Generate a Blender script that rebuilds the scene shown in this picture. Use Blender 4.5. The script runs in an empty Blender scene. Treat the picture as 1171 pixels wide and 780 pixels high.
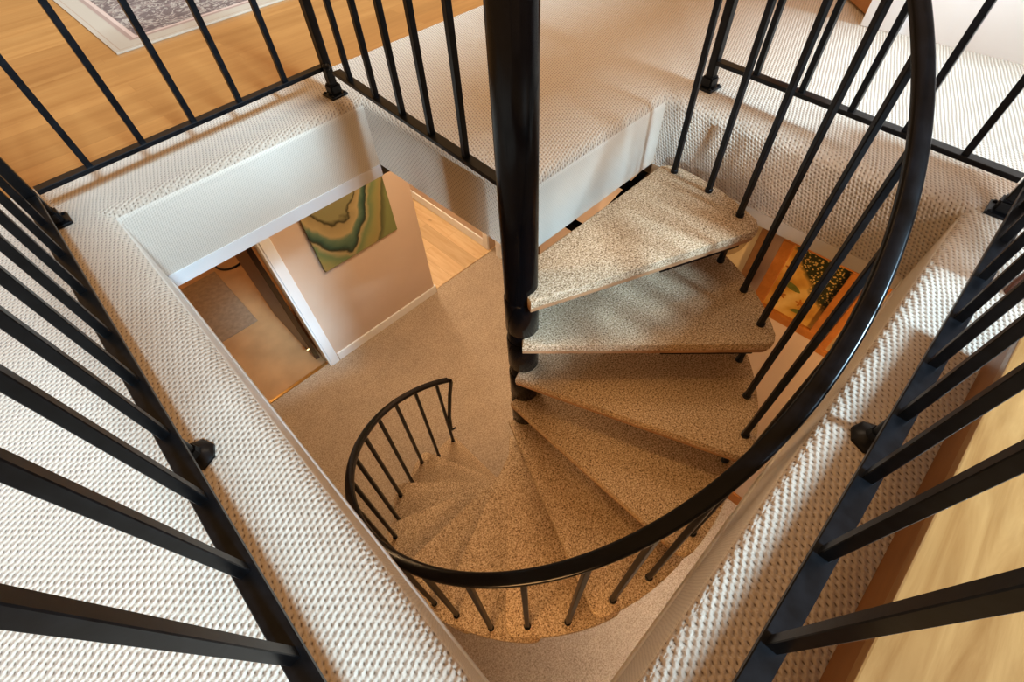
import bpy, bmesh, math, random
from mathutils import Vector, Matrix
random.seed(7)
SC = bpy.context.scene
COL = SC.collection
R = math.radians

# ------------------------------------------------------------------ helpers
def tag(o, label=None, cat=None, group=None, kind=None):
    if label: o['label'] = label
    if cat: o['category'] = cat
    if group: o['group'] = group
    if kind: o['kind'] = kind
    return o

def link(name, bm, mat, parent=None, smooth=None):
    bmesh.ops.recalc_face_normals(bm, faces=bm.faces[:])
    me = bpy.data.meshes.new(name)
    bm.to_mesh(me); bm.free()
    for m in (mat if isinstance(mat, (list, tuple)) else [mat]):
        me.materials.append(m)
    if smooth is not None:
        for p in me.polygons: p.use_smooth = True
        try: me.set_sharp_from_angle(angle=R(smooth))
        except Exception: pass
    o = bpy.data.objects.new(name, me)
    COL.objects.link(o)
    if parent: o.parent = parent
    return o

def empty(name, loc=(0, 0, 0)):
    o = bpy.data.objects.new(name, None)
    o.empty_display_size = .1
    COL.objects.link(o); o.location = loc
    return o

def box(bm, c, s, rz=0, mi=0):
    m = Matrix.Translation(Vector(c)) @ Matrix.Rotation(rz, 4, 'Z') @ Matrix.Diagonal((s[0], s[1], s[2], 1))
    r = bmesh.ops.create_cube(bm, size=1, matrix=m)
    for v in r['verts']:
        for f in v.link_faces: f.material_index = mi
    return r['verts']

def bounds(bm, x0, x1, y0, y1, z0, z1, mi=0):
    return box(bm, ((x0+x1)/2, (y0+y1)/2, (z0+z1)/2), (abs(x1-x0), abs(y1-y0), abs(z1-z0)), 0, mi)

def bevel(bm, w, seg=2):
    bmesh.ops.bevel(bm, geom=bm.edges[:], offset=w, segments=seg, profile=.6, affect='EDGES', clamp_overlap=True)

def frame(d, up=Vector((0, 0, 1))):
    d = d.normalized()
    s = d.cross(up)
    if s.length < 1e-5: s = Vector((1, 0, 0))
    s.normalize(); u = s.cross(d).normalized()
    return s, u

def sweep(bm, path, prof, up=Vector((0, 0, 1)), cap=True):
    """prof: list of (side, up) offsets swept along path"""
    rings = []
    n = len(path)
    for i, p in enumerate(path):
        d = (path[min(i+1, n-1)] - path[max(i-1, 0)])
        s, u = frame(d, up)
        rings.append([bm.verts.new(p + s*a + u*b) for a, b in prof])
    k = len(prof)
    for a, b in zip(rings, rings[1:]):
        for j in range(k):
            bm.faces.new((a[j], a[(j+1) % k], b[(j+1) % k], b[j]))
    if cap:
        bm.faces.new(rings[0]); bm.faces.new(rings[-1])

def circ(r, n=16): return [(r*math.cos(2*math.pi*i/n), r*math.sin(2*math.pi*i/n)) for i in range(n)]
def rrect(w, h, r, n=4):
    out = []
    for cx, cy, a0 in ((w/2-r, h/2-r, 0), (-w/2+r, h/2-r, 90), (-w/2+r, -h/2+r, 180), (w/2-r, -h/2+r, 270)):
        for i in range(n+1):
            a = R(a0+90*i/n); out.append((cx+r*math.cos(a), cy+r*math.sin(a)))
    return out

def tube(bm, p0, p1, r, n=14):
    sweep(bm, [Vector(p0), Vector(p1)], circ(r, n))

def bar(bm, p0, p1, w, h):
    sweep(bm, [Vector(p0), Vector(p1)], [(-w/2, -h/2), (w/2, -h/2), (w/2, h/2), (-w/2, h/2)])

def square_post(bm, x, y, z0, z1, w, rz=0, bev=.0012):
    vs = box(bm, (x, y, (z0+z1)/2), (w, w, z1-z0), rz)
    es = list({e for v in vs for e in v.link_edges})
    bmesh.ops.bevel(bm, geom=es, offset=bev, segments=1, affect='EDGES')

def lathe(bm, c, prof, n=24):
    rings = []
    for r, z in prof:
        rings.append([bm.verts.new((c[0]+r*math.cos(2*math.pi*i/n), c[1]+r*math.sin(2*math.pi*i/n), c[2]+z)) for i in range(n)])
    for a, b in zip(rings, rings[1:]):
        for j in range(n): bm.faces.new((a[j], a[(j+1) % n], b[(j+1) % n], b[j]))
    bm.faces.new(rings[0]); bm.faces.new(rings[-1])

def poly(bm, pts, mi=0):
    f = bm.faces.new([bm.verts.new(p) for p in pts]); f.material_index = mi
    return f

# ------------------------------------------------------------------ materials
def newmat(name):
    m = bpy.data.materials.new(name); m.use_nodes = True
    nt = m.node_tree
    return m, nt, nt.nodes, nt.links, nt.nodes['Principled BSDF']

def node(ns, t, **kw):
    n = ns.new(t)
    for k, v in kw.items(): setattr(n, k, v)
    return n

def val(n, **kw):
    for k, v in kw.items(): n.inputs[k.replace('_', ' ')].default_value = v

def ramp(ns, stops):
    r = ns.new('ShaderNodeValToRGB'); e = r.color_ramp.elements
    while len(e) < len(stops): e.new(.5)
    for el, (p, c) in zip(e, stops): el.position = p; el.color = (*c, 1)
    return r

def coord(ns, ls, kind='Object', scale=(1, 1, 1), rot=(0, 0, 0)):
    tc = ns.new('ShaderNodeTexCoord'); mp = ns.new('ShaderNodeMapping')
    mp.inputs['Scale'].default_value = scale; mp.inputs['Rotation'].default_value = rot
    ls.new(tc.outputs[kind], mp.inputs['Vector']); return mp

def math_(ns, ls, op, a, b=None):
    n = ns.new('ShaderNodeMath'); n.operation = op
    for i, x in enumerate((a, b)):
        if x is None: continue
        if isinstance(x, (int, float)): n.inputs[i].default_value = x
        else: ls.new(x, n.inputs[i])
    return n.outputs[0]

def plain(name, col, rough=.6, metal=0, noise=0, nscale=30, bump=0, spec=.5, coat=0):
    m, nt, ns, ls, b = newmat(name)
    b.inputs['Base Color'].default_value = (*col, 1); b.inputs['Roughness'].default_value = rough
    b.inputs['Metallic'].default_value = metal; b.inputs['Specular IOR Level'].default_value = spec
    b.inputs['Coat Weight'].default_value = coat
    if noise or bump:
        mp = coord(ns, ls)
        nz = node(ns, 'ShaderNodeTexNoise'); val(nz, Scale=nscale, Detail=4.0)
        ls.new(mp.outputs[0], nz.inputs['Vector'])
        if noise:
            d = [max(0, c*(1-noise)) for c in col]; u = [min(1, c*(1+noise)) for c in col]
            rp = ramp(ns, [(.3, d), (.7, u)])
            ls.new(nz.outputs['Fac'], rp.inputs[0]); ls.new(rp.outputs[0], b.inputs['Base Color'])
        if bump:
            bp = node(ns, 'ShaderNodeBump'); val(bp, Strength=bump, Distance=.002)
            ls.new(nz.outputs['Fac'], bp.inputs['Height']); ls.new(bp.outputs[0], b.inputs['Normal'])
    return m

def loop_carpet(name, light, dark, a=.0115, b=.0235, strength=.62, contrast=1.0):
    """woven loop-pile berber: staggered loops in diagonal rows, laid out on the UV map (metres)"""
    m, nt, ns, ls, bs = newmat(name)
    uv = node(ns, 'ShaderNodeUVMap'); 
    mp = ns.new('ShaderNodeMapping'); mp.inputs['Rotation'].default_value = (0, 0, R(45))
    ls.new(uv.outputs[0], mp.inputs['Vector'])
    nz = node(ns, 'ShaderNodeTexNoise'); val(nz, Scale=9.0, Detail=2.0)
    ls.new(uv.outputs[0], nz.inputs['Vector'])
    sub = node(ns, 'ShaderNodeVectorMath', operation='SUBTRACT'); sub.inputs[1].default_value = (.5, .5, .5)
    ls.new(nz.outputs['Color'], sub.inputs[0])
    sc = node(ns, 'ShaderNodeVectorMath', operation='SCALE'); sc.inputs['Scale'].default_value = .010
    ls.new(sub.outputs[0], sc.inputs[0])
    ad = node(ns, 'ShaderNodeVectorMath', operation='ADD'); ls.new(mp.outputs[0], ad.inputs[0]); ls.new(sc.outputs[0], ad.inputs[1])
    sx = node(ns, 'ShaderNodeSeparateXYZ'); ls.new(ad.outputs[0], sx.inputs[0])
    cu = math_(ns, ls, 'COSINE', math_(ns, ls, 'MULTIPLY', sx.outputs[0], 2*math.pi/a))
    cv = math_(ns, ls, 'COSINE', math_(ns, ls, 'MULTIPLY', sx.outputs[1], 2*math.pi/b))
    f = math_(ns, ls, 'MULTIPLY', cu, cv)                         # staggered lattice -1..1
    sl = math_(ns, ls, 'SINE', math_(ns, ls, 'MULTIPLY', math_(ns, ls, 'ADD', sx.outputs[0], math_(ns, ls, 'MULTIPLY', sx.outputs[1], .7)), 4*math.pi/a))
    fine = node(ns, 'ShaderNodeTexNoise'); val(fine, Scale=330.0, Detail=3.0); ls.new(uv.outputs[0], fine.inputs['Vector'])
    h = math_(ns, ls, 'ADD', math_(ns, ls, 'MULTIPLY', f, .5), math_(ns, ls, 'MULTIPLY', fine.outputs['Fac'], .45))
    h = math_(ns, ls, 'ADD', h, math_(ns, ls, 'MULTIPLY', sl, .07))
    mr = node(ns, 'ShaderNodeMapRange'); val(mr, From_Min=-.35, From_Max=.75); ls.new(h, mr.inputs['Value'])
    rp = ramp(ns, [(.06, dark), (.17*contrast, [x*.55+y*.45 for x, y in zip(light, dark)]), (.33*contrast, light), (1, [min(1, c*1.1) for c in light])])  # gaps between loops coloured darker to stand for their shade
    ls.new(mr.outputs[0], rp.inputs[0]); ls.new(rp.outputs[0], bs.inputs['Base Color'])
    bp = node(ns, 'ShaderNodeBump'); val(bp, Strength=strength, Distance=.006)
    ls.new(h, bp.inputs['Height']); ls.new(bp.outputs[0], bs.inputs['Normal'])
    val(bs, Roughness=.95); bs.inputs['Specular IOR Level'].default_value = .1
    bs.inputs['Sheen Weight'].default_value = .15
    return m

def pile_carpet(name, lo, mid, hi, scale=170, strength=.6, patch=.10):
    """cut pile: flecked yarn"""
    m, nt, ns, ls, bs = newmat(name)
    mp = coord(ns, ls)
    n1 = node(ns, 'ShaderNodeTexNoise'); val(n1, Scale=scale, Detail=3.0, Roughness=.7)
    n2 = node(ns, 'ShaderNodeTexNoise'); val(n2, Scale=5.0, Detail=3.0)
    for n in (n1, n2): ls.new(mp.outputs[0], n.inputs['Vector'])
    rp = ramp(ns, [(.34, lo), (.48, mid), (.66, hi)])
    ls.new(n1.outputs['Fac'], rp.inputs[0])
    mx = node(ns, 'ShaderNodeMix', data_type='RGBA', blend_type='MULTIPLY'); mx.inputs['Factor'].default_value = 1
    r2 = ramp(ns, [(.3, [1-patch]*3), (.7, [1]*3)]); ls.new(n2.outputs['Fac'], r2.inputs[0])
    ls.new(rp.outputs[0], mx.inputs['A']); ls.new(r2.outputs[0], mx.inputs['B'])
    ls.new(mx.outputs['Result'], bs.inputs['Base Color'])
    bp = node(ns, 'ShaderNodeBump'); val(bp, Strength=strength, Distance=.006)
    ls.new(n1.outputs['Fac'], bp.inputs['Height']); ls.new(bp.outputs[0], bs.inputs['Normal'])
    val(bs, Roughness=.95); bs.inputs['Specular IOR Level'].default_value = .1
    return m

def wood(name, lo, hi, rz=0, plank=None, rough=.4, grain=1.0, knots=False, axis='Z', gap=(.12, .06, .02), seam=.25, coat=0):
    """procedural wood; grain runs along local X after rotation; plank=(length,width) adds boards"""
    m, nt, ns, ls, bs = newmat(name)
    rot = {'Z': (0, 0, rz), 'X': (0, R(90), 0), 'Y': (0, 0, R(90))}[axis]
    mp = coord(ns, ls, rot=rot)
    st = ns.new('ShaderNodeMapping'); st.inputs['Scale'].default_value = (1.2*grain, 12*grain, 12*grain)
    ls.new(mp.outputs[0], st.inputs['Vector'])
    vec = st.outputs[0]
    br = None
    if plank:
        br = node(ns, 'ShaderNodeTexBrick', offset=.37, offset_frequency=2)
        val(br, Scale=1.0, Mortar_Size=.0015, Brick_Width=plank[0], Row_Height=plank[1], Bias=0.0)
        br.inputs['Color1'].default_value = (0, 0, 0, 1); br.inputs['Color2'].default_value = (1, 1, 1, 1)
        br.inputs['Mortar'].default_value = (.5, .5, .5, 1)
        ls.new(mp.outputs[0], br.inputs['Vector'])
        off = node(ns, 'ShaderNodeVectorMath', operation='MULTIPLY_ADD')
        off.inputs[1].default_value = (7, 13, 5); ls.new(br.outputs['Color'], off.inputs[0]); ls.new(vec, off.inputs[2])
        vec = off.outputs[0]
    nz = node(ns, 'ShaderNodeTexNoise'); val(nz, Scale=1.6, Detail=6.0, Roughness=.6, Distortion=.8)
    ls.new(vec, nz.inputs['Vector'])
    rp = ramp(ns, [(.25, lo), (.5, [(x+y)/2 for x, y in zip(lo, hi)]), (.75, hi)])
    ls.new(nz.outputs['Fac'], rp.inputs[0]); out = rp.outputs[0]
    if plank:
        mx = node(ns, 'ShaderNodeMix', data_type='RGBA', blend_type='MULTIPLY'); mx.inputs['Factor'].default_value = 1
        r3 = ramp(ns, [(0, (1-seam,)*3), (1, (1.0,)*3)]); ls.new(br.outputs['Color'], r3.inputs[0])
        ls.new(out, mx.inputs['A']); ls.new(r3.outputs[0], mx.inputs['B'])
        m2 = node(ns, 'ShaderNodeMix', data_type='RGBA'); m2.inputs['B'].default_value = (*gap, 1)
        ls.new(math_(ns, ls, 'MULTIPLY', br.outputs['Fac'], .55), m2.inputs['Factor']); ls.new(mx.outputs['Result'], m2.inputs['A'])
        out = m2.outputs['Result']
    if knots:
        vo = node(ns, 'ShaderNodeTexVoronoi'); val(vo, Scale=1.0)
        kk = ns.new('ShaderNodeMapping'); kk.inputs['Scale'].default_value = (2.6, 5.5, 5.5)
        ls.new(mp.outputs[0], kk.inputs['Vector']); ls.new(kk.outputs[0], vo.inputs['Vector'])
        r4 = ramp(ns, [(.03, (1, 1, 1)), (.11, (0, 0, 0))]); ls.new(vo.outputs['Distance'], r4.inputs[0])
        m3 = node(ns, 'ShaderNodeMix', data_type='RGBA'); m3.inputs['B'].default_value = (*[c*.45 for c in lo], 1)
        ls.new(math_(ns, ls, 'MULTIPLY', r4.outputs[0], .8), m3.inputs['Factor']); ls.new(out, m3.inputs['A']); out = m3.outputs['Result']
    ls.new(out, bs.inputs['Base Color'])
    val(bs, Roughness=rough); bs.inputs['Coat Weight'].default_value = coat
    bp = node(ns, 'ShaderNodeBump'); val(bp, Strength=.08, Distance=.001)
    ls.new(nz.outputs['Fac'], bp.inputs['Height']); ls.new(bp.outputs[0], bs.inputs['Normal'])
    return m

M = {}
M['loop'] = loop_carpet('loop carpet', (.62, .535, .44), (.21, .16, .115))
M['loop_fine'] = loop_carpet('flatter loop carpet on the well sides', (.72, .66, .57), (.56, .50, .42), a=.008, b=.0135, strength=.15)
M['stair_pile'] = pile_carpet('stair cut pile', (.13, .088, .052), (.50, .365, .235), (.80, .67, .51), scale=190, strength=.7)
M['low_pile'] = pile_carpet('lower floor cut pile', (.30, .235, .175), (.46, .375, .29), (.60, .51, .41), scale=120, strength=.4)
M['black'] = plain('black gloss paint', (.004, .004, .005), .16, noise=.3, nscale=60, spec=.35)
M['black_rail'] = plain('black rail enamel', (.009, .0105, .013), .34, noise=.4, nscale=40, bump=.1, spec=.35)
M['hand'] = plain('black moulded handrail', (.004, .004, .005), .24, noise=.5, nscale=50, bump=.12, spec=.35)
M['white'] = plain('white painted trim', (.80, .80, .80), .45)
M['cream'] = plain('cream painted trim', (.68, .64, .58), .5)  # white trim toned down, its shade put into the colour
M['wall'] = plain('pinkish beige wall paint', (.60, .475, .38), .7, noise=.02, nscale=4)
M['wall_white'] = plain('white wall paint', (.86, .86, .86), .7)
M['ceiling'] = plain('ceiling paint', (.75, .72, .67), .8)
M['ply'] = wood('tread plywood', (.30, .16, .08), (.45, .26, .14), rough=.6)
M['hard'] = wood('orange hardwood planks', (.37, .165, .05), (.52, .26, .09), rz=0, plank=(1.1, .09), rough=.32, grain=.8, seam=.12, gap=(.35, .16, .05))
M['light_plank'] = wood('light pine planks', (.60, .40, .21), (.78, .60, .38), rz=R(90), plank=(.9, .17), rough=.4, grain=1.1, knots=True, seam=.28, gap=(.35, .22, .1))
M['pine'] = wood('knotty pine board', (.25, .115, .03), (.52, .32, .13), rough=.35, grain=1.3, knots=True, coat=.2)
M['pine_dark'] = wood('pine edge board', (.24, .105, .03), (.36, .17, .055), rough=.45)  # darker copy of the pine, shade of the side faces put into colour
M['door'] = wood('orange wood door', (.36, .16, .05), (.50, .25, .09), axis='X', rough=.35)
M['dark_door'] = wood('dark brown wood door', (.05, .02, .007), (.10, .042, .014), axis='X', rough=.35)
M['red_wood'] = wood('dark red wood', (.09, .022, .010), (.20, .055, .022), axis='X', rough=.2, coat=.5)
M['frame_wood'] = wood('honey picture frame', (.34, .13, .025), (.50, .21, .05), rough=.35, coat=.3)
M['frame_brown'] = wood('brown picture frame', (.20, .10, .04), (.33, .18, .08), rough=.4)
M['vinyl'] = plain('tan vinyl floor', (.42, .25, .125), .35, noise=.1, nscale=6)
M['mat'] = plain('grey brown floor mat', (.27, .19, .125), .85, noise=.15, nscale=25, bump=.4)
M['rubber'] = plain('black rubber', (.012, .011, .010), .5)
M['brass'] = plain('worn brass', (.55, .36, .15), .35, metal=1)
M['mat_board'] = plain('cream picture mount', (.72, .60, .38), .7)
M['oval'] = plain('aged print', (.48, .36, .20), .6, noise=.35, nscale=9)

# rug: border bands and ornate field from object coordinates
def rug_mat(cx, cy, hx, hy):
    m, nt, ns, ls, bs = newmat('oriental rug pattern')
    tc = ns.new('ShaderNodeTexCoord'); s = node(ns, 'ShaderNodeSeparateXYZ'); ls.new(tc.outputs['Object'], s.inputs[0])
    dx = math_(ns, ls, 'SUBTRACT', hx, math_(ns, ls, 'ABSOLUTE', s.outputs[0]))
    dy = math_(ns, ls, 'SUBTRACT', hy, math_(ns, ls, 'ABSOLUTE', s.outputs[1]))
    d = math_(ns, ls, 'MINIMUM', dx, dy)                      # distance from the edge
    nz = node(ns, 'ShaderNodeTexNoise'); val(nz, Scale=13.0, Detail=2.0, Distortion=2.2); ls.new(tc.outputs['Object'], nz.inputs['Vector'])
    wv = node(ns, 'ShaderNodeTexVoronoi', feature='SMOOTH_F1'); val(wv, Scale=17.0)
    w2 = node(ns, 'ShaderNodeVectorMath', operation='MULTIPLY_ADD'); w2.inputs[1].default_value = (.12, .12, 0)
    ls.new(nz.outputs['Color'], w2.inputs[0]); ls.new(tc.outputs['Object'], w2.inputs[2]); ls.new(w2.outputs[0], wv.inputs['Vector'])
    fr = math_(ns, ls, 'FRACT', math_(ns, ls, 'MULTIPLY', wv.outputs['Distance'], 3.2))
    rp = ramp(ns, [(0, (.13, .088, .075)), (.33, (.19, .135, .115)), (.42, (.36, .29, .23)), (.62, (.42, .345, .28)), (.72, (.26, .175, .14)), (1, (.16, .115, .105))])
    ls.new(fr, rp.inputs[0])
    band = ramp(ns, [(0, (.46, .37, .28)), (.07, (.40, .28, .20)), (.085, (.46, .37, .28)), (.30, (.43, .34, .26)), (.32, (.36, .24, .19)), (.38, (.56, .40, .32)), (.44, (.50, .34, .27))])
    band.color_ramp.interpolation = 'CONSTANT'
    ls.new(math_(ns, ls, 'MULTIPLY', d, 3.6), band.inputs[0])
    mk = math_(ns, ls, 'GREATER_THAN', d, .125)
    mx = node(ns, 'ShaderNodeMix', data_type='RGBA'); ls.new(mk, mx.inputs['Factor']); ls.new(band.outputs[0], mx.inputs['A']); ls.new(rp.outputs[0], mx.inputs['B'])
    ls.new(mx.outputs['Result'], bs.inputs['Base Color']); val(bs, Roughness=.95)
    return m

def art_mat():
    m, nt, ns, ls, bs = newmat('green marbled painting')
    tc = ns.new('ShaderNodeTexCoord')
    nz = node(ns, 'ShaderNodeTexNoise'); val(nz, Scale=3.2, Detail=4.0, Distortion=.4); ls.new(tc.outputs['Object'], nz.inputs['Vector'])
    s = node(ns, 'ShaderNodeSeparateXYZ'); ls.new(tc.outputs['Object'], s.inputs[0])
    x = math_(ns, ls, 'ADD', s.outputs[0], .10)
    t = math_(ns, ls, 'SUBTRACT', s.outputs[2], math_(ns, ls, 'MULTIPLY', math_(ns, ls, 'MULTIPLY', x, x), 4.2))
    t = math_(ns, ls, 'ADD', t, math_(ns, ls, 'MULTIPLY', math_(ns, ls, 'SUBTRACT', nz.outputs['Fac'], .5), .34))
    mr = node(ns, 'ShaderNodeMapRange'); val(mr, From_Min=-.75, From_Max=.22); ls.new(t, mr.inputs['Value'])
    rp = ramp(ns, [(0, (.20, .22, .09)), (.13, (.10, .10, .045)), (.18, (.30, .24, .10)), (.30, (.26, .25, .10)), (.42, (.15, .21, .10)), (.48, (.36, .29, .15)), (.505, (.030, .035, .02)), (.54, (.04, .09, .065)), (.61, (.13, .19, .12)), (.65, (.40, .31, .16)), (.73, (.30, .24, .12)), (.745, (.04, .035, .015)), (.77, (.24, .22, .11)), (1, (.22, .21, .11))])
    ls.new(mr.outputs[0], rp.inputs[0])
    ls.new(rp.outputs[0], bs.inputs['Base Color']); val(bs, Roughness=.35)
    return m

def botanical_mat():
    """yellow ground with a darker dotted cluster towards the upper right (object space: y to the left, z up)"""
    m, nt, ns, ls, bs = newmat('golden botanical print')
    tc = ns.new('ShaderNodeTexCoord')
    nz = node(ns, 'ShaderNodeTexNoise'); val(nz, Scale=9.0, Detail=3.0); ls.new(tc.outputs['Object'], nz.inputs['Vector'])
    bg = ramp(ns, [(.3, (.40, .19, .03)), (.5, (.56, .33, .075)), (.7, (.70, .50, .19))]); ls.new(nz.outputs['Fac'], bg.inputs[0])
    vo = node(ns, 'ShaderNodeTexVoronoi'); val(vo, Scale=95.0); ls.new(tc.outputs['Object'], vo.inputs['Vector'])
    dots = ramp(ns, [(.25, (.55, .38, .12)), (.42, (.03, .035, .012))]); ls.new(vo.outputs['Distance'], dots.inputs[0])
    s = node(ns, 'ShaderNodeSeparateXYZ'); ls.new(tc.outputs['Object'], s.inputs[0])
    k = math_(ns, ls, 'ADD', math_(ns, ls, 'MULTIPLY', s.outputs[1], -1.6), math_(ns, ls, 'MULTIPLY', s.outputs[2], 1.5))
    k = math_(ns, ls, 'ADD', k, math_(ns, ls, 'MULTIPLY', nz.outputs['Fac'], .25))
    mk = ramp(ns, [(.16, (0, 0, 0)), (.21, (1, 1, 1))]); ls.new(k, mk.inputs[0])
    mx = node(ns, 'ShaderNodeMix', data_type='RGBA'); ls.new(mk.outputs[0], mx.inputs['Factor']); ls.new(bg.outputs[0], mx.inputs['A']); ls.new(dots.outputs[0], mx.inputs['B'])
    ls.new(mx.outputs['Result'], bs.inputs['Base Color']); val(bs, Roughness=.3)
    return m
M['art'] = art_mat(); M['botanical'] = botanical_mat()
M['leaf'] = plain('painted green leaf', (.16, .17, .035), .5, noise=.2, nscale=40)
M['petal'] = plain('painted amber flower', (.42, .16, .02), .5, noise=.25, nscale=40)

# ------------------------------------------------------------------ dimensions (metres)
RISE, DL, PH0, RB = .1995, 22.38, -1.22, .7598
NT = 12
ZL = -13*RISE                       # lower floor
XA, XB, YA, YB = -.722, .835, -.783, .901   # stair well
XL, YL = .120, .114                 # landing corner sticks into the well
FB, FT = -.255, -.303               # carpeted side ends, white trim below it

# ------------------------------------------------------------------ upper floor with the well cut in it
def uv_by_normal(o):
    me = o.data; uvl = me.uv_layers.new(name='UVMap')
    for p in me.polygons:
        n = p.normal
        for li in p.loop_indices:
            v = me.vertices[me.loops[li].vertex_index].co
            if abs(n.z) > .6: uv = (v.x, v.y)
            elif abs(n.x) > abs(n.y): uv = (v.z, v.y) if n.x < 0 else (-v.z, v.y)
            else: uv = (v.x, -v.z) if n.y > 0 else (v.x, v.z)
            uvl.data[li].uv = uv

LOOP = [(XA, YA), (XB, YA), (XB, YL), (XL, YL), (XL, YB), (XA, YB)]
def inset(loop, d):                 # move every edge of the well outward by d
    out = []
    n = len(loop)
    for i in range(n):
        p0, p1, p2 = Vector(loop[i-1]), Vector(loop[i]), Vector(loop[(i+1) % n])
        e1 = (p1-p0).normalized(); e2 = (p2-p1).normalized()
        n1 = Vector((e1.y, -e1.x)); n2 = Vector((e2.y, -e2.x))   # outward for a ccw loop
        out.append((p1 + n1*d + n2*d).to_tuple())
    return out

CX0, CX1, CY0, CY1 = -3.2, 2.6, -2.6, 1.205
rn = .036                           # nosing radius
bm = bmesh.new()
prof = [(rn, 0.0)] + [(rn - rn*math.sin(R(a)), -rn + rn*math.cos(R(a))) for a in (22, 45, 67, 90)] + [(0, FB)]
rings = [[bm.verts.new((*p, z)) for p in inset(LOOP, d)] for d, z in prof]
for a, b in zip(rings, rings[1:]):
    for j in range(6):
        f = bm.faces.new((a[j], a[(j+1) % 6], b[(j+1) % 6], b[j])); f.smooth = True
L2 = inset(LOOP, rn)
xs = sorted({CX0, CX1} | {p[0] for p in L2}); ys = sorted({CY0, CY1} | {p[1] for p in L2})
def in_well(x, y, L):
    x0, x1, y0, y1 = L[0][0], L[1][0], L[0][1], L[4][1]
    if not (x0 < x < x1 and y0 < y < y1): return False
    return not (x > L[3][0] and y > L[3][1])
for i in range(len(xs)-1):
    for j in range(len(ys)-1):
        if not in_well((xs[i]+xs[i+1])/2, (ys[j]+ys[j+1])/2, L2):
            poly(bm, [(xs[i], ys[j], 0), (xs[i+1], ys[j], 0), (xs[i+1], ys[j+1], 0), (xs[i], ys[j+1], 0)])
bmesh.ops.remove_doubles(bm, verts=bm.verts[:], dist=1e-5)
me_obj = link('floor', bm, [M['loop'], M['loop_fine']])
uv_by_normal(me_obj)
for p in me_obj.data.polygons:      # the tight flat weave hangs on the back and landing sides of the well
    c = p.center
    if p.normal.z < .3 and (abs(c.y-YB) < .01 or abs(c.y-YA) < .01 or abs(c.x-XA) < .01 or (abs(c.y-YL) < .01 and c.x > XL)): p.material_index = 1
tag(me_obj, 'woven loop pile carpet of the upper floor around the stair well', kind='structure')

# painted trim band round the bottom of the well sides, then the ceiling of the lower storey
def band(name, i, mat, back=0):
    a, b = Vector((*LOOP[i], 0)), Vector((*LOOP[(i+1) % 6], 0))
    d = (b-a).normalized(); n = Vector((d.y, -d.x, 0))
    bm = bmesh.new()
    w = .012; a = a + n*back; b = b + n*back
    pts = [a - n*.004, b - n*.004, b + n*w, a + n*w]
    lo = [bm.verts.new((p.x, p.y, FT)) for p in pts]; hi = [bm.verts.new((p.x, p.y, FB)) for p in pts]
    bm.faces.new(lo); bm.faces.new(hi)
    for k in range(4): bm.faces.new((lo[k], lo[(k+1) % 4], hi[(k+1) % 4], hi[k]))
    o = link(name, bm, mat); tag(o, kind='structure'); return o
for i, m in enumerate(('cream', 'cream', 'pine_dark', 'pine_dark', 'white', 'white')):
    band('trim_%d' % (i+1), i, M[m], .07 if i in (2, 3) else 0)
bm = bmesh.new()
LOOPC = [(x + (.07 if x == XL else 0), y + (.07 if y == YL else 0)) for x, y in LOOP]
xs = sorted({CX0, CX1} | {p[0] for p in LOOPC}); ys = sorted({CY0, 5.5} | {p[1] for p in LOOPC})
for i in range(len(xs)-1):
    for j in range(len(ys)-1):
        if not in_well((xs[i]+xs[i+1])/2, (ys[j]+ys[j+1])/2, LOOPC):
            poly(bm, [(xs[i], ys[j], FT), (xs[i+1], ys[j], FT), (xs[i+1], ys[j+1], FT), (xs[i], ys[j+1], FT)])
tag(link('ceiling', bm, M['ceiling']), kind='structure')

bm = bmesh.new(); bounds(bm, CX0, CX1, CY1, 5.5, -.06, -.004)
tag(link('floor_hardwood', bm, M['hard']), 'orange hardwood floor beyond the carpet', kind='structure')
bm = bmesh.new(); bounds(bm, 1.80, 1.92, -2.6, -.20, 0, 2.4)
tag(link('wall_right', bm, M['wall_white']), kind='structure')
WY = -2.6
SUN_WIN = [(-2.75, -.66, .30, 2.90), (-.62, 2.25, .60, 2.30), (-.62, .12, 2.62, 2.98)]  # unseen openings, sized to shape where the sun patch falls
bm = bmesh.new()
gx = sorted({CX0, CX1} | {v for q in SUN_WIN for v in q[:2]}); gz = sorted({0, 3.1} | {v for q in SUN_WIN for v in q[2:]})
for i in range(len(gx)-1):
    for j in range(len(gz)-1):
        mx, mz = (gx[i]+gx[i+1])/2, (gz[j]+gz[j+1])/2
        if not any(q[0] < mx < q[1] and q[2] < mz < q[3] for q in SUN_WIN):
            bounds(bm, gx[i], gx[i+1], WY-.1, WY, gz[j], gz[j+1])
tag(link('wall_front', bm, M['wall']), kind='structure')
for k, (x0, x1, z0, z1) in enumerate(SUN_WIN):
    bm = bmesh.new()
    for q in (x0+.01, x1-.01): bounds(bm, q-.01, q+.01, WY-.07, WY-.02, z0, z1)
    for q in (z0+.01, z1-.01): bounds(bm, x0, x1, WY-.07, WY-.02, q-.01, q+.01)
    tag(link('window_%d' % (k+1), bm, M['white']), kind='structure')
bm = bmesh.new(); bounds(bm, 1.785, 1.94, -.20, -.135, 0, 2.1); bounds(bm, 1.785, 1.80, -.27, -.20, 0, 2.1); bevel(bm, .004)
tag(link('trim_7', bm, M['white']), kind='structure')
# open door leaf seen past the casing
dl0, dl1 = Vector((1.865, -.125, 0)), Vector((2.35, .36, 0))
d = (dl1-dl0); bm = bmesh.new()
box(bm, ((dl0+dl1)/2 + Vector((.014, -.014, 1.02))).to_tuple(), (d.length, .036, 2.02), math.atan2(d.y, d.x)); bevel(bm, .003)
door1 = link('door_1', bm, M['door']); tag(door1, kind='structure')

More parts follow.
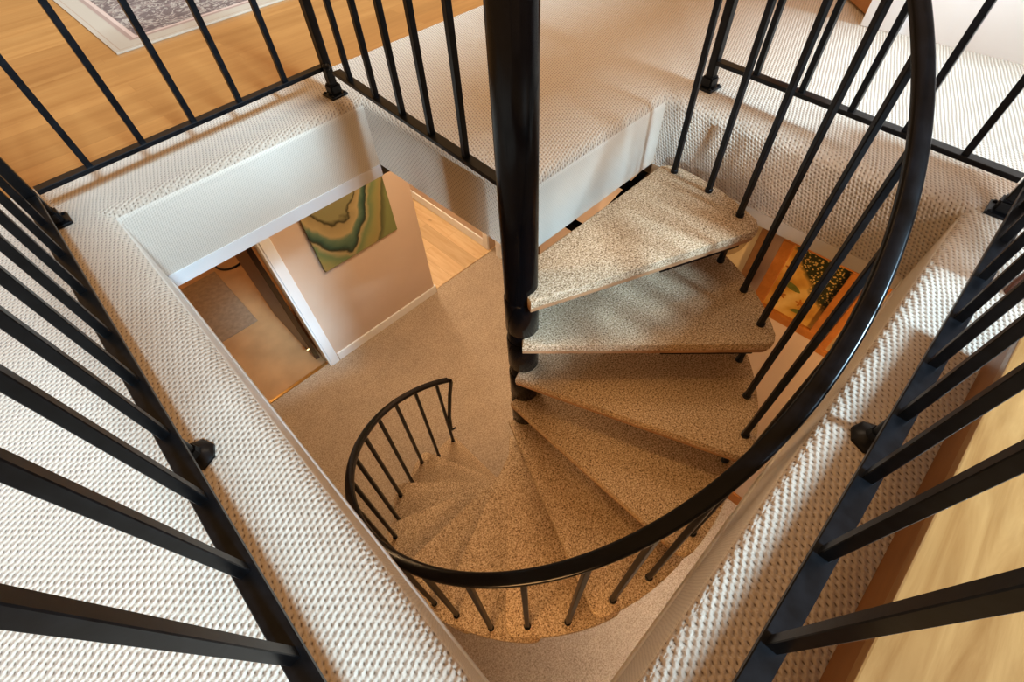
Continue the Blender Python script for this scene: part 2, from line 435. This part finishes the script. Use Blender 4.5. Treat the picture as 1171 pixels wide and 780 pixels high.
# ------------------------------------------------------------------ lower storey shell
bm = bmesh.new(); bounds(bm, CX0, CX1, CY0, 2.205, ZL-.05, ZL)
tag(link('floor_lower', bm, M['low_pile']), 'beige cut pile carpet of the lower floor', kind='structure')
bm = bmesh.new(); bounds(bm, CX0, .96, 2.205, 5.5, ZL-.05, ZL-.004)
tag(link('floor_vinyl', bm, M['vinyl']), 'tan vinyl floor through the doorway', kind='structure')
bm = bmesh.new(); bounds(bm, .96, CX1, 2.205, 5.5, ZL-.05, ZL-.003)
tag(link('floor_pine', bm, M['light_plank']), 'light knotty pine plank floor of the far hall', kind='structure')
bm = bmesh.new(); bounds(bm, -.235, .943, 2.17, 2.29, ZL, FT); bounds(bm, -1.12, -.235, 2.17, 2.29, ZL+2.05, FT); bounds(bm, CX0, -1.12, 2.17, 2.29, ZL, FT)
tag(link('wall_back', bm, M['wall']), kind='structure')
bm = bmesh.new(); bounds(bm, .85, .943, 2.29, 5.5, ZL, FT)
tag(link('wall_partition', bm, M['wall']), kind='structure')
bm = bmesh.new(); bounds(bm, 1.72, 1.84, 2.22, 5.5, ZL, FT); bounds(bm, 1.72, 1.84, .42, 2.10, ZL, FT); bounds(bm, 1.72, 1.84, 2.10, 2.22, ZL+2.05, FT)
tag(link('wall_hall', bm, M['wall']), kind='structure')
bm = bmesh.new(); bounds(bm, 1.12, 1.22, CY0, .42, ZL, FT); bounds(bm, 1.12, 1.84, .42, .52, ZL, FT)
tag(link('wall_pictures', bm, M['wall']), kind='structure')
bm = bmesh.new(); bounds(bm, CX0-.1, CX0, CY0, 5.5, ZL, 0); bounds(bm, CX0, CX1, CY0-.1, CY0, ZL, 0)
bounds(bm, CX0, CX1, 5.5, 5.6, ZL, 0)
tag(link('wall_outer', bm, M['wall']), kind='structure')
# baseboards and door casing
bm = bmesh.new(); bounds(bm, -.15, .957, 2.154, 2.17, ZL, ZL+.085); bounds(bm, .943, .957, 2.17, 5.4, ZL, ZL+.085); bevel(bm, .003)
tag(link('baseboard_back', bm, M['white']), kind='structure')
bm = bmesh.new(); bounds(bm, -.232, -.158, 2.150, 2.17, ZL, ZL+2.12); bounds(bm, -.247, -.232, 2.155, 2.29, ZL, ZL+2.06)
bounds(bm, -1.12, -.158, 2.150, 2.17, ZL+2.05, ZL+2.12); bevel(bm, .003)
tag(link('trim_8', bm, M['white']), kind='structure')
bm = bmesh.new(); bounds(bm, 1.704, 1.72, 2.30, 5.4, ZL, ZL+.10); bounds(bm, 1.704, 1.72, .55, 2.03, ZL, ZL+.10); bevel(bm, .003)
tag(link('baseboard_hall', bm, M['white']), kind='structure')
bm = bmesh.new(); bounds(bm, 1.70, 1.72, 2.22, 2.29, ZL, ZL+2.1); bounds(bm, 1.70, 1.72, 2.03, 2.10, ZL, ZL+2.1); bevel(bm, .003)
tag(link('trim_9', bm, M['white']), kind='structure')
bm = bmesh.new(); bounds(bm, 1.104, 1.12, CY0, .42, ZL, ZL+.11); bevel(bm, .004)
tag(link('baseboard_right', bm, M['frame_wood']), kind='structure')
bm = bmesh.new(); bounds(bm, -1.1, -.25, 2.198, 2.226, ZL-.003, ZL+.006); bevel(bm, .003)
tag(link('trim_10', bm, M['brass']), kind='structure')
bm = bmesh.new(); bounds(bm, .96, 1.72, 2.19, 2.215, ZL-.003, ZL+.007); bevel(bm, .003)
tag(link('trim_11', bm, M['light_plank']), kind='structure')
# dark door opened into the vinyl room
bm = bmesh.new(); bounds(bm, -.302, -.264, 2.30, 3.06, ZL+.012, ZL+2.03); bevel(bm, .003)
d2 = link('door_2', bm, M['dark_door']); tag(d2, kind='structure')
bm = bmesh.new()
sweep(bm, [Vector((-.302, 2.30, ZL+.18)), Vector((-.325, 2.30, ZL+.18))], circ(.016, 12))
tag(link('door_stop', bm, M['brass'], d2, 40), 'small brass knob on the dark door')

# ------------------------------------------------------------------ guard railings
ZB, HT = .089, .96                  # centre of the bottom bar, top bar height
def foot(bm, x, y, rz=0):
    vs = box(bm, (x, y, .004), (.066, .066, .008), rz)
    bmesh.ops.bevel(bm, geom=list({e for v in vs for e in v.link_edges}), offset=.002, segments=1, affect='EDGES')
    vs = box(bm, (x, y, .024), (.042, .042, .034), rz)
    bmesh.ops.bevel(bm, geom=list({e for v in vs for e in v.link_edges}), offset=.005, segments=2, affect='EDGES')
    for sx in (-1, 1):
        for sy in (-1, 1):
            c, s = math.cos(rz), math.sin(rz); px, py = sx*.024, sy*.024
            lathe(bm, (x+px*c-py*s, y+px*s+py*c, .008), [(.005, 0), (.005, .003), (.002, .005)], 8)

def railing(name, label, p0, p1, marks, posts=(), feet=(), bolt=None):
    """bottom flat bar, top bar, square balusters, square posts with foot plates"""
    p0, p1 = Vector((*p0, 0)), Vector((*p1, 0))
    root = empty(name, p0.to_tuple()); tag(root, label, 'railing', 'guard railings around the stair well')
    d = (p1-p0); L = d.length; u = d/L; rz = math.atan2(u.y, u.x)
    def obj(n, bm, sm=None):
        bmesh.ops.translate(bm, verts=bm.verts[:], vec=-p0)
        return link(n, bm, M['black_rail'], root, sm)
    bm = bmesh.new(); sweep(bm, [p0+Vector((0, 0, ZB)), p1+Vector((0, 0, ZB))], rrect(.032, .013, .0015, 1)); obj('bottom_rail', bm)
    bm = bmesh.new(); sweep(bm, [p0+Vector((0, 0, HT)), p1+Vector((0, 0, HT))], rrect(.042, .026, .006, 3)); obj('top_rail', bm, 35)
    for t in marks:
        q = p0 + u*t
        bm = bmesh.new(); square_post(bm, q.x, q.y, ZB+.004, HT-.01, .0165, rz); obj('baluster', bm)
    for (x, y) in posts:
        bm = bmesh.new(); square_post(bm, x, y, .02, HT+.02, .028, rz, .003); po = obj('post', bm)
        bm = bmesh.new(); foot(bm, x, y, rz)
        bmesh.ops.translate(bm, verts=bm.verts[:], vec=-p0)
        link('post_foot', bm, M['black_rail'], po)
    for (x, y) in feet:
        bm = bmesh.new(); tube(bm, (x, y, .0), (x, y, ZB), .010); 
        lathe(bm, (x, y, 0), [(.034, 0), (.034, .006), (.027, .012), (.016, .017), (.013, .03)], 8)
        obj('support_foot', bm, 30)
    if bolt:
        bm = bmesh.new(); bmesh.ops.create_uvsphere(bm, u_segments=12, v_segments=8, radius=.013, matrix=Matrix.Translation(bolt)); obj('bolt', bm, 60)
    return root

def along(p0, p1, ts, ax):          # distances along a rail for given x or y marks
    p0, p1 = Vector(p0), Vector(p1); L = (p1-p0).length
    return [(t-p0[ax])/(p1[ax]-p0[ax])*L for t in ts]

a, b = (-.870, -.915), (-.848, .945)
railing('guard_railing', 'black iron railing along the left edge of the stair well, closest on the left',
        a, b, along(a, b, [-.755, -.60, -.445, -.303, -.158, -.003, .149, .307, .475, .64, .80], 1),
        posts=[(-.845, .962)], feet=[(-.858, -.005)])
a, b = (-.828, .981), (.075, 1.022)
railing('guard_railing', 'black iron railing at the back left, in front of the hardwood floor and rug',
        a, b, along(a, b, [-.691, -.543, -.390, -.237, -.072], 0), posts=[(.078, 1.000)], bolt=(.070, .985, ZB+.012))
a, b = (.086, .950), (.028, .075)
railing('guard_railing', 'short black iron railing along the landing edge, running behind the centre pole',
        a, b, along(a, b, [.858, .695, .543, .394, .235], 1))
a, b = (.960, .025), (.876, -.832)
railing('guard_railing', 'black iron railing at the back right, behind the curved handrail',
        a, b, along(a, b, [-.11, -.262, -.413, -.560, -.706], 1), posts=[(.966, .042)])
a, b = (-.835, -.874), (.858, -.860)
railing('guard_railing', 'black iron railing along the right edge of the stair well beside the pine platform',
        a, b, along(a, b, [-.72, -.571, -.422, -.273, -.122, .022, .163, .303, .45, .60, .745], 0),
        posts=[(.872, -.850)], feet=[(.022, -.864)])

# ------------------------------------------------------------------ spiral staircase
stair = empty('spiral_staircase', (0, 0, ZL))
tag(stair, 'black steel spiral staircase with carpeted wedge treads winding down around a centre pole', 'staircase')
def sobj(n, bm, mat, parent=None, sm=None):
    bmesh.ops.translate(bm, verts=bm.verts[:], vec=(0, 0, -ZL))
    return link(n, bm, mat, parent or stair, sm)

bm = bmesh.new(); lathe(bm, (0, 0, 0), [(.05, ZL), (.05, 1.05), (.046, 1.06)], 40); sobj('center_pole', bm, M['black'], None, 40)
bm = bmesh.new(); lathe(bm, (0, 0, ZL), [(.13, 0), (.13, .010), (.06, .014), (.06, .05)], 32); sobj('base_plate', bm, M['black'], None, 30)

def wedge(n, grow=0.0, ro=.795, ri=.050, fo=.078, bo=.055):
    """outline of tread n, counter-clockwise seen from above; front edge = lower riser side (clockwise)"""
    af, ab = R(PH0 - n*DL), R(PH0 - (n-1)*DL)
    uf, ub = Vector((math.cos(af), math.sin(af))), Vector((math.cos(ab), math.sin(ab)))
    nf, nb = Vector((uf.y, -uf.x)), Vector((-ub.y, ub.x))      # outward normals of front and back edges
    fo += grow; bo += grow; ro += grow
    rf = math.sqrt(ro*ro-fo*fo); rb = math.sqrt(ro*ro-bo*bo)
    F = uf*rf + nf*fo; B = ub*rb + nb*bo
    t0, t1 = math.atan2(F.y, F.x), math.atan2(B.y, B.x)
    while t1 < t0: t1 += 2*math.pi
    pts = [nf*fo*.98 - uf*.012*0 + uf*.0]                       # apex at the front of the pole
    pts.append(uf*.18 + nf*fo)
    # rounded front corner
    c = .035
    pts.append(uf*(rf-c) + nf*fo)
    e = c/ro
    for k in range(1, 5):
        s = k/5; p = (uf*(rf-c) + nf*fo); q = Vector((math.cos(t0+e), math.sin(t0+e)))*ro; v = uf*rf + nf*fo
        pts.append(p*(1-s)**2 + v*2*s*(1-s) + q*s*s)
    m = 10
    for k in range(m+1):
        t = t0 + e + (t1-t0-2*e)*k/m; pts.append(Vector((math.cos(t), math.sin(t)))*ro)
    v = B; q = Vector((math.cos(t1-e), math.sin(t1-e)))*ro; p = ub*(rb-c) + nb*bo
    for k in range(1, 5):
        s = k/5; pts.append(q*(1-s)**2 + v*2*s*(1-s) + p*s*s)
    pts.append(p); pts.append(nb*bo + ub*.02)
    return pts

def prism(bm, pts, z0, z1, bev=0, seg=3):
    lo = [bm.verts.new((p[0], p[1], z0)) for p in pts]; hi = [bm.verts.new((p[0], p[1], z1)) for p in pts]
    bm.faces.new(lo[::-1]); top = bm.faces.new(hi); n = len(pts)
    for k in range(n): bm.faces.new((lo[k], lo[(k+1) % n], hi[(k+1) % n], hi[k]))
    if bev:
        bmesh.ops.bevel(bm, geom=list(top.edges), offset=bev, segments=seg, profile=.5, affect='EDGES')

for n in range(1, NT+1):
    z = -n*RISE
    bm = bmesh.new()
    fo = .078 if n < NT else .03
    prism(bm, wedge(n, fo=fo), z-.030, z, .012, 4)
    t = sobj('tread', bm, M['stair_pile'], None, 50)
    if n == 1: tag(t, 'topmost carpeted tread, pale in the daylight')
    bm = bmesh.new(); prism(bm, wedge(n, -.004, fo=fo), z-.050, z-.030); sobj('tread_board', bm, M['ply'], t)
    af = R(PH0-n*DL); ab = R(PH0-(n-.5)*DL)
    bm = bmesh.new()
    uf = Vector((math.cos(af), math.sin(af), 0)); nf = Vector((uf.y, -uf.x, 0))
    p = nf*(fo-.026) + Vector((0, 0, z-.064))
    bar(bm, uf*.45+p, uf*.745+p, .010, .034)
    bar(bm, uf*.03+nf*.02+Vector((0, 0, z-.06)), uf*.70+nf*.0+Vector((0, 0, z-.06)), .03, .024)
    sobj('support_bar', bm, M['black'], t)
    bm = bmesh.new()
    lathe(bm, (0, 0, z), [(.0515, -RISE+.004), (.0535, -RISE+.008), (.0535, -.052), (.0515, -.046)], 32)
    sobj('pole_collar', bm, M['black'], t, 60)

def hz(a): return (a-PH0+PH0)/DL*RISE    # pitch line: angle in degrees (negative clockwise) -> height
RH = .748
HH = .825                            # handrail above the pitch line
for k in range(0, 2*NT+1):
    a = PH0 - k*DL/2
    x, y = RB*math.cos(R(a)), RB*math.sin(R(a))
    n = math.ceil(k/2)
    zb = -n*RISE if k else -RISE
    if k % 2 == 0 and 0 < k < 2*NT: zb = -(n+1)*RISE
    zt = hz(a) + HH - .01
    if k == 2*NT: zb = -NT*RISE
    bm = bmesh.new()
    x1, y1 = RH*math.cos(R(a)), RH*math.sin(R(a))
    sweep(bm, [Vector((x, y, zb-.02)), Vector((x1, y1, zt))], rrect(.0165, .0165, .002, 1), up=Vector((-math.sin(R(a)), math.cos(R(a)), 0)))
    for zz in ({zb, -n*RISE} if k else {zb}):
        lathe(bm, (x, y, zz-.002), [(.013, 0), (.013, .012), (.009, .016)], 12)
    b = sobj('baluster', bm, M['black_rail'])
# handrail helix, ending in a drop back to the last baluster
path = []
for i in range(0, 161):
    a = PH0 + 2 - i*(2*NT*DL/2 + 2 + 6)/160
    path.append(Vector((RH*math.cos(R(a)), RH*math.sin(R(a)), hz(a)+HH)))
bm = bmesh.new()
sweep(bm, path, rrect(.036, .020, .007, 3)); hr = sobj('handrail', bm, M['hand'], None, 40)
bm = bmesh.new()
e = path[-1]; a = PH0 - NT*DL
f = Vector((RB*math.cos(R(a)), RB*math.sin(R(a)), -NT*RISE+.16))
pts = [e + Vector((0, 0, 0)), e*.985 + Vector((.012, 0, e.z*.015-.01)), e + Vector((.018, 0, -.05)), e.lerp(f, .3) + Vector((.012, 0, 0)), e.lerp(f, .7), f + Vector((.012, 0, 0))]
sweep(bm, pts, rrect(.024, .016, .005, 2), up=Vector((0, 1, 0))); sobj('rail_return', bm, M['hand'], hr, 40)
bm = bmesh.new(); tube(bm, f + Vector((0, 0, .0)), f + Vector((.045, -.005, -.005)), .007, 10); sobj('end_bolt', bm, M['black_rail'], hr, 40)
# steel arms that carry the landing off the pole
bm = bmesh.new()
bar(bm, (.03, .03, FT-.03), (.95, .16, FT-.03), .03, .04)
bar(bm, (.42, .10, FT-.02), (.42, .75, FT-.02), .03, .03); bar(bm, (.74, .13, FT-.02), (.74, .75, FT-.02), .03, .03)
sobj('landing_bracket', bm, M['black'])

# ------------------------------------------------------------------ things on the upper floor
rx0, rx1, ry0, ry1 = -.345, 1.25, 2.02, 4.3
rug = None
bm = bmesh.new(); cx, cy = (rx0+rx1)/2, (ry0+ry1)/2
box(bm, (0, 0, .004), (rx1-rx0, ry1-ry0, .008)); bevel(bm, .002)
rug = link('rug', bm, rug_mat(cx, cy, (rx1-rx0)/2, (ry1-ry0)/2)); rug.location = (cx, cy, -.004)
tag(rug, 'faded oriental rug with cream border lying on the orange hardwood floor', 'rug')

plat = empty('wooden_platform', (-.6, -1.4, 0)); tag(plat, 'low knotty pine platform on the carpet outside the right railing', 'platform')
def pobj(n, bm, mat, root, sm=None):
    bmesh.ops.translate(bm, verts=bm.verts[:], vec=-Vector(root.location)); return link(n, bm, mat, root, sm)
PX0, PX1, PY1 = -1.7, .345, -.956
bm = bmesh.new(); bounds(bm, PX0, PX1, -1.9, PY1+.006, .088, .110); bevel(bm, .003); pobj('top_board', bm, M['pine'], plat)
bm = bmesh.new(); bounds(bm, PX0+.01, PX1-.004, PY1-.03, PY1, 0, .090); bevel(bm, .002); pobj('front_board', bm, M['pine_dark'], plat)
bm = bmesh.new(); bounds(bm, PX1-.03, PX1-.002, -1.89, PY1-.03, 0, .088); pobj('end_board', bm, M['pine_dark'], plat)
bm = bmesh.new(); bounds(bm, PX0+.01, PX0+.035, -1.89, PY1-.03, 0, .088); pobj('end_board', bm, M['pine_dark'], plat)

# chair of dark red wood, only its front legs show between the balusters
ch = empty('wooden_chair', (.83, -1.2, 0)); tag(ch, 'dark red glossy wooden chair beyond the right end of the pine platform', 'chair')
for lx, ly, r in ((.585, -.945, .021), (1.02, -.945, .021), (.60, -1.36, .02), (1.0, -1.36, .02)):
    bm = bmesh.new(); lathe(bm, (lx, ly, 0), [(r*.75, 0), (r*.9, .03), (r*.8, .06), (r*1.1, .10), (r*.85, .13), (r, .3), (r*1.1, .42)], 16); pobj('leg', bm, M['red_wood'], ch, 50)
bm = bmesh.new(); bounds(bm, .56, 1.05, -1.40, -.92, .42, .455); bevel(bm, .012, 3); pobj('seat', bm, M['red_wood'], ch, 40)
bm = bmesh.new()
for lx in (.60, .70, .80, .90, 1.0): tube(bm, (lx, -1.36, .45), (lx, -1.43, .88), .012, 12)
bar(bm, (.57, -1.43, .90), (1.03, -1.43, .90), .025, .07); pobj('backrest', bm, M['red_wood'], ch, 40)
bm = bmesh.new(); tube(bm, (.60, -.945, .16), (1.02, -.945, .16), .011); tube(bm, (.59, -.945, .2), (.6, -1.36, .2), .011); tube(bm, (1.02, -.945, .2), (1.0, -1.36, .2), .011); pobj('stretcher', bm, M['red_wood'], ch, 40)

# ------------------------------------------------------------------ lower storey things
art = empty('painting', (.395, 2.165, -1.30)); tag(art, 'unframed green and cream marbled swirl painting on the pinkish beige wall', 'painting')
bm = bmesh.new(); box(bm, (0, -.016, 0), (.66, .028, .72)); bevel(bm, .003); link('canvas', bm, M['art'], art)

def picture(name, label, y0, y1, z0, z1, fw, fmat, inner, extra=None):
    x = 1.118
    cy, cz = (y0+y1)/2, (z0+z1)/2
    root = empty(name, (x, cy, cz)); tag(root, label, 'picture', 'framed pictures on the right lower wall')
    w, h = y1-y0, z1-z0
    bm = bmesh.new()
    for (yy, zz, sy, sz) in ((0, h/2-fw/2, w, fw), (0, -h/2+fw/2, w, fw), (w/2-fw/2, 0, fw, h-2*fw), (-w/2+fw/2, 0, fw, h-2*fw)):
        box(bm, (-.012, yy, zz), (.024, sy, sz))
    bevel(bm, .004); link('frame', bm, fmat, root)
    bm = bmesh.new(); box(bm, (-.006, 0, 0), (.008, w-2*fw+.004, h-2*fw+.004)); pr = link('print', bm, inner, root)
    return root, pr, w, h
pic, pr, w, h = picture('framed_picture', 'honey framed golden botanical picture with dark dotted cluster, under the right trim', -.705, -.388, -.908, -.46, .048, M['frame_wood'], M['botanical'])
def blot(bm, cy, cz, ry, rz, rot, n=14, tip=False):
    pts = []
    for k in range(n):
        t = 2*math.pi*k/n; r = 1 if not tip else (.35+.65*abs(math.sin(t)))
        y, z = ry*math.cos(t), rz*math.sin(t)*(r if tip else 1)
        pts.append((-.0112, cy+y*math.cos(rot)-z*math.sin(rot), cz+y*math.sin(rot)+z*math.cos(rot)))
    poly(bm, pts)
for q in ((.045, -.02, .045, .016, R(15)), (-.03, -.125, .035, .012, R(-20)), (.075, -.13, .02, .008, R(-10))):
    bm = bmesh.new(); blot(bm, *q, tip=True); link('painted_leaf', bm, M['leaf'], pr)
for cy, cz in ((.062, -.085), (-.02, -.08), (.085, .06)):
    bm = bmesh.new(); n = 40
    poly(bm, [(-.0112, cy+(.014+.007*math.cos(5*2*math.pi*k/n))*math.cos(2*math.pi*k/n), cz+(.014+.007*math.cos(5*2*math.pi*k/n))*math.sin(2*math.pi*k/n)) for k in range(n)])
    link('painted_flower', bm, M['petal'], pr)
p2, pr2, w, h = picture('framed_picture', 'brown framed picture with an oval mount, half hidden behind the top treads', -.325, .06, -.80, -.38, .03, M['frame_brown'], M['mat_board'])
bm = bmesh.new()
poly(bm, [(-.0115, .13*math.cos(2*math.pi*k/36), .15*math.sin(2*math.pi*k/36)) for k in range(36)]); link('oval_print', bm, M['oval'], pr2)
picture('framed_picture', 'glossy orange framed picture in the corner, right of the botanical picture, behind the handrail', -1.10, -.722, -.955, -.50, .03, M['frame_wood'], M['oval'])

bm = bmesh.new(); box(bm, (0, 0, .004), (1.0, .95, .008)); bevel(bm, .003)
fm = link('floor_mat', bm, M['mat']); fm.location = (-.95, 3.60, ZL-.004); tag(fm, 'grey brown mat on the tan vinyl floor through the doorway', 'mat')
bm = bmesh.new()
sweep(bm, [Vector((.15*math.cos(t/24*2*math.pi), .15*math.sin(t/24*2*math.pi), .010+.004*(t/24))) for t in range(0, 60)], circ(.009, 8))
cr = link('hose_coil', bm, M['rubber'], None, 50); cr.location = (-.26, 4.12, ZL-.004); tag(cr, 'black coiled hose on the vinyl floor beside the dark door', 'hose')

# ------------------------------------------------------------------ light
def area(name, loc, target, size, energy, col, sy=None):
    l = bpy.data.lights.new(name, 'AREA'); l.energy = energy; l.color = col; l.size = size
    if sy: l.shape = 'RECTANGLE'; l.size_y = sy
    o = bpy.data.objects.new(name, l); COL.objects.link(o); o.location = loc
    o.rotation_euler = (Vector(target)-Vector(loc)).to_track_quat('-Z', 'Y').to_euler(); return o
def point(name, loc, energy, col, r=.08):
    l = bpy.data.lights.new(name, 'POINT'); l.energy = energy; l.color = col; l.shadow_soft_size = r
    o = bpy.data.objects.new(name, l); COL.objects.link(o); o.location = loc; return o
# daylight: a low cool sun through the window behind, plus an added fill for the white right wall
sun = bpy.data.lights.new('sun', 'SUN'); sun.energy = 6.9; sun.color = (.53, .79, 1.0); sun.angle = R(9)
so = bpy.data.objects.new('sun', sun); COL.objects.link(so); so.location = (0, -6, 4)
el, az = R(40), 0
so.rotation_euler = Vector((math.sin(az)*math.cos(el), math.cos(az)*math.cos(el), -math.sin(el))).to_track_quat('-Z', 'Y').to_euler()
wl = area('window_sky_light', (-1.0, -2.45, 1.5), (1.8, -.6, .5), 1.2, 16, (.84, .92, 1.0), 1.1); wl.data.spread = R(50)  # added fill aimed at the white right wall
ul = area('upper_ceiling_lamp', (1.0, 1.0, 2.3), (.75, .75, 0), .5, 5, (1, .82, .62)); ul.data.spread = R(110)  # added fill that brightens the landing carpet, no fitting modelled
nl = area('lower_lamp_near', (.1, -1.45, FT-.04), (.1, -1.3, ZL), .4, 7, (1, .88, .76)); nl.data.spread = R(75)  # added fill for the lower carpet nearest the camera
area('lower_lamp_hall', (.5, 1.15, FT-.04), (.5, 1.15, ZL), .6, 24, (1, .74, .49))
area('lower_lamp_front', (-1.1, -.7, FT-.04), (-.1, -.5, -1.0), .5, 13, (1, .58, .25))
sp = bpy.data.lights.new('picture_spot', 'SPOT'); sp.energy = 38; sp.color = (1, .60, .27); sp.spot_size = R(85); sp.spot_blend = .7; sp.shadow_soft_size = .06
o = bpy.data.objects.new('picture_spot', sp); COL.objects.link(o); o.location = (.55, -1.45, FT-.12)
o.rotation_euler = (Vector((1.12, -.45, -1.2))-o.location).to_track_quat('-Z', 'Y').to_euler()
area('right_sky_light', (1.7, -.3, 2.35), (-.6, -.3, 0), 1.5, 7, (.70, .84, 1.0))  # added cool area light, gives the right rail its bluish reflection
ps = bpy.data.lights.new('upper_pendant', 'SPOT'); ps.energy = 75; ps.color = (1, .62, .26); ps.spot_size = R(24); ps.spot_blend = 1; ps.shadow_soft_size = .12  # added warm spot to brighten the middle treads, no fixture there
o = bpy.data.objects.new('upper_pendant', ps); COL.objects.link(o); o.location = (-.45, .45, 2.3)
o.rotation_euler = (Vector((.26, -.50, -.65))-o.location).to_track_quat('-Z', 'Y').to_euler()
point('vinyl_room_lamp', (-1.3, 3.6, FT-.25), 36, (1, .66, .36), .1)
point('pine_hall_lamp', (1.35, 3.4, FT-.25), 42, (1, .86, .66), .1)

w = bpy.data.worlds.new('World'); SC.world = w; w.use_nodes = True
bg = w.node_tree.nodes['Background']; bg.inputs[0].default_value = (1.0, .57, .25, 1); bg.inputs[1].default_value = .56

# ------------------------------------------------------------------ camera
yaw, pitch, roll = .83675183, .92801701, -.06252591
fw = Vector((math.cos(yaw)*math.cos(pitch), math.sin(yaw)*math.cos(pitch), -math.sin(pitch)))
rt = Vector((math.sin(yaw), -math.cos(yaw), 0)); up = rt.cross(fw)
c, s = math.cos(roll), math.sin(roll)
rt, up = rt*c + up*s, up*c - rt*s
cam = bpy.data.cameras.new('camera'); co = bpy.data.objects.new('camera', cam); COL.objects.link(co)
m = Matrix((rt, up, -fw)).transposed().to_4x4(); m.translation = Vector((-.6751, -.694, .8182))
co.matrix_world = m
cam.sensor_width = 36; cam.lens = 546.02/1171*36; cam.clip_start = .02
SC.camera = co
SC.view_settings.view_transform = 'Standard'
for lk in ('Medium High Contrast', 'None'):
    try:
        SC.view_settings.look = lk; break
    except TypeError: pass
SC.view_settings.exposure = -.06
